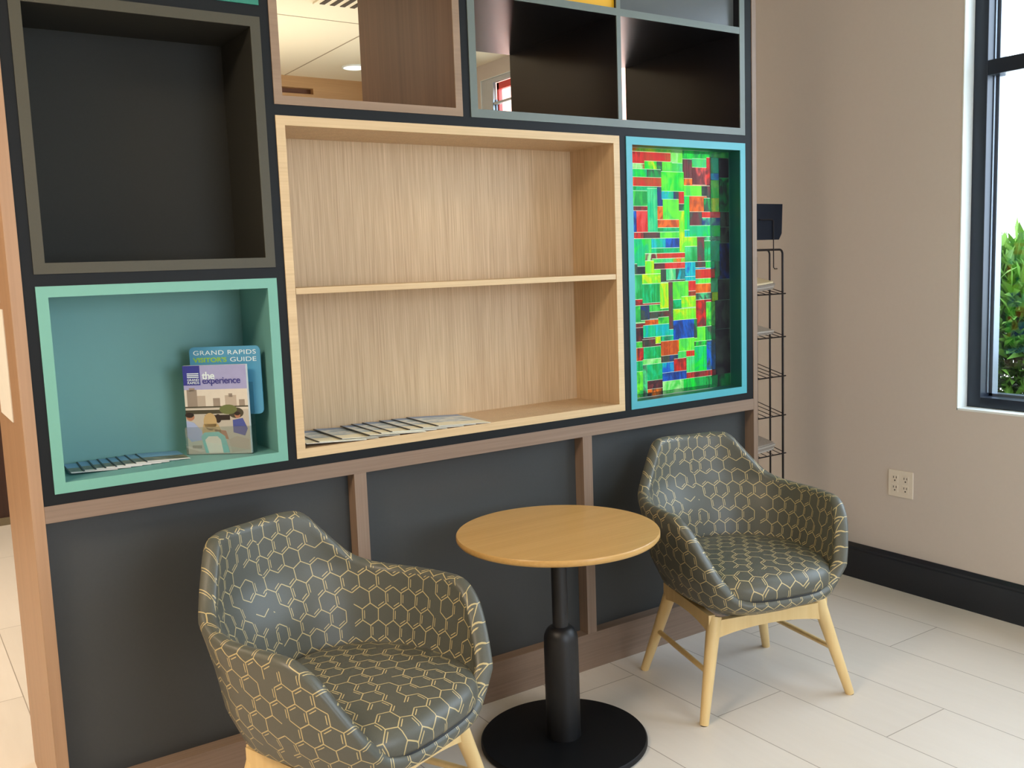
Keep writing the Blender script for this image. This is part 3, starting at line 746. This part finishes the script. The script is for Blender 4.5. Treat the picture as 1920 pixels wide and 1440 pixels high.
def make_cushion(parent):
    verts = []; uv = []; faces = []
    NTt = 96
    prof = [(.80, .384), (.93, .386), (.975, .391), (.995, .402), (1.0, .416), (.988, .433), (.955, .447), (.885, .458), (.76, .466), (.55, .472), (.3, .475), (.1, .476)]
    a0, bf, bb = .262, .283, .236
    for (s, z) in prof:
        for k in range(NTt):
            t = 360 * k / NTt; c_, s_ = math.cos(R(t)), math.sin(R(t))
            b = bf if c_ > 0 else bb; ec = .70 if c_ > 0 else .90
            x_ = a0 * s * math.copysign(abs(s_) ** ec, s_); y_ = -b * s * math.copysign(abs(c_) ** ec, c_)
            zz = z - .004 * max(0, -y_ - .1) / .17
            verts.append((x_, y_, zz))
            e = 1 + max(0, (.44 - z)) * 1.6
            uv.append((x_ * e + 1.0, y_ * e))
    for i in range(len(prof) - 1):
        for k in range(NTt):
            k2 = (k + 1) % NTt
            faces.append((i * NTt + k, i * NTt + k2, (i + 1) * NTt + k2, (i + 1) * NTt + k))
    faces.append(tuple(range(NTt))[::-1]); L_ = (len(prof) - 1) * NTt; faces.append(tuple(range(L_, L_ + NTt)))
    me = bpy.data.meshes.new('seat_cushion'); me.from_pydata(verts, [], faces); me.update()
    ul = me.uv_layers.new(name='UVMap')
    for p in me.polygons:
        for li in p.loop_indices: ul.data[li].uv = uv[me.loops[li].vertex_index]
    bm = bmesh.new(); bm.from_mesh(me); bmesh.ops.recalc_face_normals(bm, faces=bm.faces); bm.to_mesh(me); bm.free()
    me.polygons.foreach_set('use_smooth', [True] * len(me.polygons)); me.materials.append(M['fabric'])
    o = bpy.data.objects.new('seat_cushion', me); COL.objects.link(o); o.parent = parent
    # dark welt under the cushion
    pts = []
    w_ = MB(); ring = []
    for k in range(96):
        t = 360 * k / 96; c_, s_ = math.cos(R(t)), math.sin(R(t)); b = bf if c_ > 0 else bb; ec = .70 if c_ > 0 else .90; sc_ = .965 if c_ > 0 else .90
        x_ = a0 * (.965 if c_ > .15 else .90) * math.copysign(abs(s_) ** ec, s_); y_ = -b * sc_ * math.copysign(abs(c_) ** ec, c_)
        pts.append((x_, y_, .3865))
    pts.append(pts[0])
    w_.tube(pts, .0065, 6, caps=False)
    w_.build('welt', M['seat_dark'], o, smooth=True, label='black piping under the cushion')
    return o
FEET = {(-1, -1): (-.275, -.222), (1, -1): (.275, -.222), (-1, 1): (-.253, .222), (1, 1): (.253, .222)}
TOPS = {(-1, -1): (-.205, -.165), (1, -1): (.205, -.165), (-1, 1): (-.180, .165), (1, 1): (.180, .165)}
def make_chair(name, label, loc, rz):
    c_ = thing(name, label, 'chair', loc, rz, 'tub chairs with gold hexagon print')
    make_shell(c_); make_cushion(c_)
    LH = .278; LT = .318
    for key in FEET:
        fx, fy = FEET[key]; tx, ty = TOPS[key]
        MB().tube([(fx, fy, 0), (fx + (tx - fx) * .012, fy + (ty - fy) * .012, .004), (fx + (tx - fx) * .5, fy + (ty - fy) * .5, LH * .5), (fx + (tx - fx) * LT / LH, fy + (ty - fy) * LT / LH, LT)], [.0135, .0145, .0185, .0235], 20).build('leg', M['beech'], c_, smooth=True)
        MB().lathe([(.012, 0), (.012, .0025)], 16, fx, fy).build('glide', M['seat_dark'], c_)
    def ap(p, q, nm='apron'):
        p = Vector(p); q = Vector(q); d = (q - p).normalized(); n_ = Vector((-d.y, d.x, 0)) * .011
        m = MB(); N = 12; vs = []
        L_ = (q - p).length
        for i in range(N + 1):
            s = i / N; c0 = p + (q - p) * s
            zb = (.272 if abs(p.y - q.y) < .01 else .290) - .022 * (abs(2 * s - 1) ** 2.2)
            zt = .310 if abs(p.y - q.y) < .01 and p.y < 0 else .328
            m.v += [tuple(c0 + n_ + Vector((0, 0, zb))), tuple(c0 - n_ + Vector((0, 0, zb))), tuple(c0 - n_ + Vector((0, 0, zt))), tuple(c0 + n_ + Vector((0, 0, zt)))]
        for i in range(N):
            for k in range(4):
                k2 = (k + 1) % 4
                m.f.append((i * 4 + k, i * 4 + k2, i * 4 + 4 + k2, i * 4 + 4 + k)); m.mi.append(0)
        m.f.append((0, 1, 2, 3)); m.mi.append(0); e = N * 4; m.f.append((e + 3, e + 2, e + 1, e)); m.mi.append(0)
        m.build(nm, M['beech'], c_)
    def atz(key, z):
        fx, fy = FEET[key]; tx, ty = TOPS[key]; s = z / LH; return (fx + (tx - fx) * s, fy + (ty - fy) * s, 0)
    ap(atz((-1, -1), .275), atz((1, -1), .275)); ap(atz((-1, 1), .25), atz((1, 1), .25))
    ap(atz((-1, -1), .25), atz((-1, 1), .25)); ap(atz((1, -1), .25), atz((1, 1), .25))
    for s in (-1, 1):
        p = Vector(atz((s, -1), .150)) + Vector((0, 0, .150)); q = Vector(atz((s, 1), .150)) + Vector((0, 0, .150))
        MB().tube([p, (p + q) / 2, q], [.0085, .0095, .0085], 14).build('stretcher', M['beech'], c_, smooth=True)
    return c_
make_chair('tub_chair', 'patterned grey tub chair in front at the left of the round table', (.5774, -.5063, 0), R(22.9))
make_chair('tub_chair', 'patterned grey tub chair right of the round table, by the grey wall', (2.0406, -.400, 0), R(-14.5))

# ------------------------------------------------------------------ magazines
def mag_mat(name, cols, scale, seed):
    m, t, b = base(name, 0.3, 0, 0.5)
    tc = t.node('ShaderNodeTexCoord'); mp = t.node('ShaderNodeMapping'); mp.inputs['Location'].default_value = (seed, seed * 2, 0)
    t.l.new(tc.outputs['Object'], mp.inputs['Vector'])
    nz = t.node('ShaderNodeTexNoise'); nz.inputs['Scale'].default_value = scale; nz.inputs['Detail'].default_value = 5
    t.l.new(mp.outputs[0], nz.inputs['Vector'])
    rp = t.node('ShaderNodeValToRGB'); e = rp.color_ramp.elements
    e[0].position = .3; e[0].color = cols[0]; e[1].position = .7; e[1].color = cols[-1]
    for i, c_ in enumerate(cols[1:-1]):
        n_ = e.new(.3 + .4 * (i + 1) / (len(cols) - 1)); n_.color = c_
    t.l.new(nz.outputs[0], rp.inputs[0]); t.l.new(rp.outputs[0], b.inputs['Base Color'])
    return m
M['mag_photo'] = mag_mat('magazine_photo_print', [srgb(104, 140, 164), srgb(168, 190, 202), srgb(214, 220, 216), srgb(150, 176, 196)], 22, 1)
M['mag_blue'] = plain('magazine_blue_print', srgb(96, 134, 178), .3)
M['mag_cream'] = plain('magazine_cream_print', srgb(232, 228, 200), .35)
M['mag_spine'] = plain('magazine_black_spine', srgb(24, 30, 38), .4)
M['mag_pages'] = plain('page_edges', srgb(232, 232, 228), .7)
M['lf_photo'] = mag_mat('leaflet_dark_photo_print', [srgb(40, 38, 32), srgb(110, 108, 84), srgb(160, 150, 124)], 30, 4)
M['lf_sky'] = plain('leaflet_sky_print', srgb(116, 164, 206), .35)
M['mag_pink'] = plain('magazine_pink_print', srgb(214, 160, 170), .35)
def magazine(root, wdt, hgt, th, photo, sky, band, spine, zones):
    """lies flat: spine along local y at x=0, pages reach +x; y=0 front (bottom of cover)"""
    MB().box(.001, wdt, .001, hgt - .001, 0, th - .0006).build('pages', M['mag_pages'], root)
    c_ = MB(); zt = th
    b0, b1 = zones; c_.box(0, wdt, 0, hgt * b0, th - .0006, zt, 0); c_.box(0, wdt, hgt * b0, hgt * b1, th - .0006, zt, 1); c_.box(0, wdt, hgt * b1, hgt, th - .0006, zt, 2)
    c_.build('cover', [band, photo, sky], root)
    MB().box(-.0022, .0018, 0, hgt, 0, zt + .0003).build('spine', spine, root)
MW, MH = .190, .230
rg = random.Random(5)
# fans: shingled, every right edge on the shelf, every spine propped on the one before
spx = [.693, .734, .805, .892, .934, .971, 1.030, 1.076, 1.128]
names_o = ['leftmost', 'second from the left', 'third from the left', 'fourth from the left', 'middle', 'fourth from the right', 'third from the right', 'second from the right', 'rightmost, topmost']
for i, sx_ in enumerate(spx):
    r_ = thing('magazine', 'city magazine with black spine fanned on the oak shelf, %s of nine' % names_o[i], 'magazine', (sx_, .006 + rg.uniform(-.004, .005), .9420 + .0112), 0, 'magazines fanned on the oak shelf')
    magazine(r_, MW, MH, .0019, M['mag_photo'], M['mag_blue'], M['mag_cream'], M['mag_spine'], (.30, .82))
    r_.rotation_euler = (0, R(3.35), R(rg.uniform(-2.6, -1.6)))
spl = [.078, .112, .141, .165, .192, .214, .243, .272]
nl = ['leftmost', 'second from the left', 'third from the left', 'fourth from the left', 'fourth from the right', 'third from the right', 'second from the right', 'rightmost, topmost']
for i, sx_ in enumerate(spl):
    r_ = thing('leaflet', 'blue and brown leaflet fanned on the teal shelf, %s of eight' % nl[i], 'leaflet', (sx_, .078 + rg.uniform(-.003, .003) + .002 * i, .9432 + .0062), 0, 'leaflets fanned on the teal shelf')
    magazine(r_, .115, .150, .0010, M['lf_photo'], M['lf_sky'], M['mag_pages'], M['mag_spine'], (.10, .5))
    r_.rotation_euler = (0, R(3.05), R(rg.uniform(-3, -1)))

# ------------------------------------------------------------------ brochure holder with magazine
HB = thing('brochure_holder', 'clear acrylic brochure holder with a blue visitor guide board on the teal shelf', 'holder', (.402, .158, .9425), R(-38))
def rrect(x0, x1, z0, z1, r, n=6, corners=(1, 1, 1, 1)):
    p = []
    for (cx, cz, a0, on, px, pz) in ((x1 - r, z0 + r, -90, corners[0], x1, z0), (x1 - r, z1 - r, 0, corners[1], x1, z1), (x0 + r, z1 - r, 90, corners[2], x0, z1), (x0 + r, z0 + r, 180, corners[3], x0, z0)):
        if not on: p.append((px, pz)); continue
        for k in range(n + 1):
            a = R(a0 + 90 * k / n); p.append((cx + r * math.cos(a), cz + r * math.sin(a)))
    return p
HW = .190
M['blue_board'] = plain('blue_board', srgb(78, 150, 186), .4, var=.02)
M['txt_w'] = plain('white_print', srgb(222, 236, 238), .5, var=0); M['txt_g'] = plain('lime_print', srgb(150, 196, 60), .5, var=0)
M['txt_n'] = plain('indigo_print', srgb(52, 52, 130), .5, var=0)
bd = MB().prism(rrect(.010, .216, .108, .303, .014), .030, .034).build('sign_board', M['blue_board'], HB, bevel=0, label='blue board reading Grand Rapids Visitor\'s Guide')
rt = (R(90), 0, 0)
text_obj('lettering', 'GRAND RAPIDS', .0180, M['txt_w'], bd, (.021, .0296, .280), rt, 1.0, 1.08, width=.182)
text_obj('lettering', "VISITOR'S", .0180, M['txt_g'], bd, (.021, .0296, .2595), rt, .98, 1.0, .0005, width=.098)
text_obj('lettering', 'GUIDE', .0180, M['txt_w'], bd, (.127, .0296, .2595), rt, 1.0, 1.02, width=.076)
ac = MB()
ac.box(-.001, HW, -.012, -.0105, 0, .080); ac.box(-.001, HW, .0265, .0280, 0, .200); ac.box(-.001, .0005, -.012, .0265, 0, .080); ac.box(HW - .0015, HW, -.012, .0265, 0, .080); ac.box(-.001, HW, -.012, .0265, 0, .0015)
ac.box(-.007, -.001, -.001, .004, 0, .075)
ac.build('acrylic_pocket', M['acrylic'], HB, label='clear acrylic pocket')
# the magazine standing in it
MG = thing('magazine', 'city magazine with a skyline photo cover standing in the clear holder', 'magazine', (.402, .158, .9445), R(-38))
CW, CH = .182, .252
MB().box(.003, .003 + CW, -.0075, .006, 0, CH).build('pages', M['mag_pages'], MG)
P = lambda n, c_: plain('cover_' + n, srgb(*c_), .3, var=.05, scale=60)
cols = [P('lavender_sky', (160, 160, 200)), P('pale_sky', (214, 205, 190)), P('buildings', (150, 136, 122)), P('buildings_light', (180, 166, 150)), P('indigo_block', (50, 56, 140)), P('table_white', (186, 178, 164)),
        P('dark_hedge', (70, 66, 50)), P('skin', (172, 120, 92)), P('hair_dark', (44, 34, 30)), P('shirt_white', (160, 172, 206)), P('shirt_blue', (72, 84, 150)), P('hair_blonde', (188, 160, 112)), P('teal_chair', (120, 190, 186)), P('chair_pad', (226, 218, 204)), P('green_plant', (104, 112, 66))]
cv = MB(); cy_ = -.0078
X = lambda u: .003 + CW * u
Z = lambda v: CH * (1 - v)
def cp(poly, mi, lay): cv.prism([(X(u), Z(v)) for u, v in poly], cy_ - .00012 * lay, cy_, mi)
def rc(u0, v0, u1, v1, mi, lay): cp([(u0, v1), (u1, v1), (u1, v0), (u0, v0)], mi, lay)
def el(cu, cv_, ru, rv, mi, lay, n=18): cp([(cu + ru * math.cos(2 * math.pi * k / n), cv_ - rv * math.sin(2 * math.pi * k / n)) for k in range(n)], mi, lay)
rc(0, 0, 1, .27, 0, 1); rc(0, .27, 1, .50, 1, 1); rc(0, .50, 1, 1, 5, 1)
rc(.04, .27, .20, .47, 2, 2); rc(.08, .25, .17, .29, 2, 2); rc(.20, .34, .33, .47, 3, 2); rc(.45, .37, .56, .47, 2, 2); rc(.64, .34, .82, .47, 3, 2); rc(.86, .39, .95, .47, 2, 2); rc(.70, .32, .76, .36, 2, 2)
rc(0, .46, 1, .475, 6, 3); rc(0, .475, .66, .49, 5, 3); rc(0, .50, .62, .545, 6, 3); el(.68, .50, .14, .055, 14, 4); el(.80, .54, .12, .06, 6, 3); rc(.30, .56, .70, .62, 8, 3)
cp([(0, .62), (.12, .64), (.24, .74), (.24, .84), (.06, .86), (0, .80)], 9, 5); el(.07, .575, .065, .045, 7, 6); el(.06, .555, .07, .030, 8, 7)
el(.38, .635, .105, .10, 11, 6); cp([(.27, .66), (.50, .66), (.56, .76), (.24, .76)], 11, 6); el(.51, .60, .05, .05, 8, 5)
cp([(.44, .72), (.62, .74), (.66, .84), (.46, .80)], 7, 6)
cp([(.74, .62), (.90, .60), (.97, .72), (.92, .80), (.74, .76)], 10, 6); el(.82, .565, .045, .035, 7, 7); el(.82, .548, .048, .022, 8, 8)
cp([(.66, .84), (.80, .80), (.98, .84), (.98, .96), (.70, .99)], 3, 6)
cp([(.28, .99), (.22, .80), (.28, .755), (.50, .75), (.60, .80), (.66, .99)], 12, 8); cp([(.33, .99), (.28, .84), (.34, .80), (.48, .80), (.53, .84), (.56, .99)], 13, 9)
rc(.07, .90, .22, .935, 2, 7)
rc(0, 0, .27, .22, 4, 4)
cvo = cv.build('cover', cols, MG, label='cover photo of people at a table below city towers')
for (tx, u, v, sz) in (('GRAND', .065, .172, .0095), ('RAPIDS', .065, .205, .0095)):
    text_obj('lettering', tx, sz, M['txt_w'], cvo, (X(u), cy_ - .0012, Z(v)), rt, 1, 1, .0001, width=CW * .185)
ln = MB()
for k, vv in enumerate((.085, .105, .125)): ln.box(X(.065), X(.25), cy_ - .0010, cy_ - .0004, Z(vv + .010), Z(vv))
ln.build('print_lines', M['txt_w'], cvo, label='small white lines of print')
text_obj('lettering', 'the', .030, M['txt_w'], cvo, (X(.305), cy_ - .0012, Z(.155)), rt, 1.0, .92, .0006, width=CW * .2)
text_obj('lettering', 'experience', .0265, M['txt_n'], cvo, (X(.30), cy_ - .0014, Z(.205)), rt, 1.0, .93, .0003, width=CW * .60)

# ------------------------------------------------------------------ wire newspaper rack
RX1 = 3.05; RX0 = 2.74; RYF = .272; RYM = .345; RYB = .42
rk = thing('wire_newspaper_rack', 'tall black wire newspaper rack behind the right end of the shelving unit', 'rack', (RX0, RYF, 0))
def L3(p): return (p[0] - RX0, p[1] - RYF, p[2])
def wire(name, pts, r=.003, parent=rk): return MB().tube([L3(p) for p in pts], r, 8).build(name, M['wire'], parent, smooth=True)
def uframe(y, r, ztop=1.475):
    cr = .02
    pts = [(RX1, y, 0.004), (RX1, y, ztop - cr)]
    for k in range(1, 6): a = R(90 * k / 5); pts.append((RX1 - cr + cr * math.cos(a), y, ztop - cr + cr * math.sin(a)))
    for k in range(0, 6): a = R(90 + 90 * k / 5); pts.append((RX0 + cr + cr * math.cos(a), y, ztop - cr + cr * math.sin(a)))
    pts += [(RX0, y, 0.004)]
    return wire('upright_frame', pts, r)
uframe(RYF, .0048); uframe(RYM, .0042); uframe(RYB, .0026, 1.46)
TZ = [1.281, 1.090, .914, .737, .562]
for z in TZ:
    tr = wire('tray', [(RX0 - .01, RYF - .006, z), (RX1 + .012, RYF - .006, z)], .003)
    wire('tray_wire', [(RX0 - .005, RYB, z + .035), (RX1 - .0, RYB, z + .035)], .002, tr)
    for k in range(7):
        xx = RX0 + (RX1 - RX0) * (k + .5) / 7
        wire('tray_wire', [(xx, RYF - .008, z), (xx, RYB, z + .035)], .0018, tr)
    wire('tray_wire', [(RX1 + .001, RYF, z + .006), (RX1 + .001, RYB, z + .045)], .002, tr)
for y_ in (RYF, RYB):
    wire('foot_bar', [(RX0 - .01, y_, .006), (RX1 + .01, y_, .006)], .005)
sgn = MB().prism([(p[0] - RX0, p[1]) for p in ((RX0 + .02, 1.518), (RX1 - .030, 1.518), (RX1 - .012, 1.545), (RX1 - .006, 1.672), (RX0 + .02, 1.672))], -.006, -.002)
sgn.build('sign_plate', M['navy'], rk, label='dark navy sign plate on top')
wire('sign_hanger', [(RX1 - .049, RYF - .012, 1.392), (RX1 - .066, RYF - .012, 1.392), (RX1 - .072, RYF - .012, 1.398), (RX1 - .072, RYF - .012, 1.598), (RX1 - .078, RYF - .012, 1.604), (RX1 - .16, RYF - .012, 1.604)], .0024)
def paper_stack(z, cnt, kind, cols_, names):
    for i in range(cnt):
        m = MB(); N = 10; th = .0075
        x0 = RX0 + .012 - .004 * (i % 2); x1 = RX1 - .050 + .006 * (i % 3)
        ya = RYF + .010; yb = RYB - .006
        zz = z + .0125 + i * (th + .0012)
        for k in range(N + 1):
            s = k / N; xx = x0 + (x1 - x0) * s; dz = .010 * s ** 3 * (1 if cnt > 2 else .3)
            m.v += [(xx - RX0, ya - RYF, zz + dz), (xx - RX0, yb - RYF, zz + .026 + dz), (xx - RX0, yb - RYF, zz + .026 + dz + th), (xx - RX0, ya - RYF, zz + dz + th)]
        for k in range(N):
            for q in range(4):
                q2 = (q + 1) % 4; m.f.append((k * 4 + q, k * 4 + q2, k * 4 + 4 + q2, k * 4 + 4 + q)); m.mi.append(0)
        m.f.append((0, 1, 2, 3)); m.mi.append(0); e = N * 4; m.f.append((e + 3, e + 2, e + 1, e)); m.mi.append(0)
        o = m.build('newspaper', cols_[i % len(cols_)]); o.location = (RX0, RYF, 0)
        tag(o, names[i], 'newspaper', 'newspapers on the wire rack')
np_a = plain('newsprint_cream', srgb(222, 206, 170), .8, var=.12, scale=90); np_b = plain('newsprint_grey', srgb(150, 140, 130), .8, var=.2, scale=120); np_c = plain('newsprint_pale', srgb(176, 168, 158), .8, var=.2, scale=120)
paper_stack(TZ[0], 4, 'top', [np_b, np_c, np_b, np_a], ['grey newspaper at the bottom of the top rack tray', 'newspaper second from the bottom in the top rack tray', 'newspaper just under the cream one in the top rack tray', 'cream newspaper on top of the top rack tray'])
paper_stack(TZ[1], 2, 'mid', [np_b, np_c], ['lower grey newspaper in the second rack tray from the top', 'upper grey newspaper in the second rack tray from the top'])
paper_stack(TZ[4], 4, 'low', [np_c, np_b], ['newspaper at the bottom of the lowest visible rack tray', 'newspaper second from the bottom in the lowest visible rack tray', 'newspaper second from the top in the lowest visible rack tray', 'newspaper on top of the lowest visible rack tray'])

# ------------------------------------------------------------------ outdoors
struct(MB().box(WX + .3, 12, -12, 10, -.2, -.05).build('ground', M['paving']), 'sunlit paving outside the window', 'ground')
struct(MB().box(WX + .23, 5.6, -6, 2.2, -.05, .05).build('trim_4', M['soil']), 'mulch bed outside the window', 'planting bed')
struct(MB().box(4.6, 15, 8.6, 9.0, -.2, 6.5).build('wall_outside', M['bounce_wall']), 'added peach wall beyond the far window that tints the reflections', 'wall')  # added to lend the glossy slate undersides a peach reflection
def bush(label, cx, cy, rx, ry, hz, n, seed):
    g = random.Random(seed)
    t_ = thing('garden_bush', label, 'bush', (cx, cy, .05), 0, 'bushes outside the window')
    b = MB()
    for i in range(n):
        a = g.uniform(0, 2 * math.pi); ph = math.acos(g.uniform(-.2, 1)); rr = g.uniform(.30, 1.0) ** .6
        px = rx * math.sin(ph) * math.cos(a) * rr; py = ry * math.sin(ph) * math.sin(a) * rr; pz = hz * .45 + hz * .55 * math.cos(ph) * rr
        d = Vector((math.sin(ph) * math.cos(a) + g.uniform(-.6, .6), math.sin(ph) * math.sin(a) + g.uniform(-.6, .6), math.cos(ph) * .8 + g.uniform(-.5, .5))).normalized()
        L_ = g.uniform(.09, .17); s_ = d.cross(Vector((g.uniform(-1, 1), g.uniform(-1, 1), 1))).normalized() * g.uniform(.010, .020)
        p = Vector((px, py, pz)); q = p + d * L_ * .5 + Vector((0, 0, .008)); e = p + d * L_ - Vector((0, 0, .012))
        nn = len(b.v); b.v += [tuple(p), tuple(q + s_), tuple(e), tuple(q - s_)]; b.f.append((nn, nn + 1, nn + 2, nn + 3)); b.mi.append(0)
    me = bpy.data.meshes.new('foliage'); me.from_pydata(b.v, [], b.f); me.update(); me.materials.append(M['leaf'])
    o = bpy.data.objects.new('foliage', me); COL.objects.link(o); o.parent = t_
    st = MB()
    for k in range(7):
        a = g.uniform(0, 6.28); st.tube([(0.03 * math.cos(a), .03 * math.sin(a), -.05), (rx * .3 * math.cos(a), ry * .3 * math.sin(a), hz * .4), (rx * .6 * math.cos(a), ry * .6 * math.sin(a), hz * .75)], .012, 6, r2=.004)
    st.build('stem', M['stem'], t_, smooth=True)
bush('leafy green bush outside the window at the right edge', 4.30, -.15, .60, .64, 1.42, 11000, 1)
bush('second green bush outside, farther back behind the first', 4.40, 1.50, .6, .62, 1.35, 2500, 2)
bush('third green bush outside, nearer along the window', 4.30, -1.80, .6, .62, 1.4, 2500, 3)
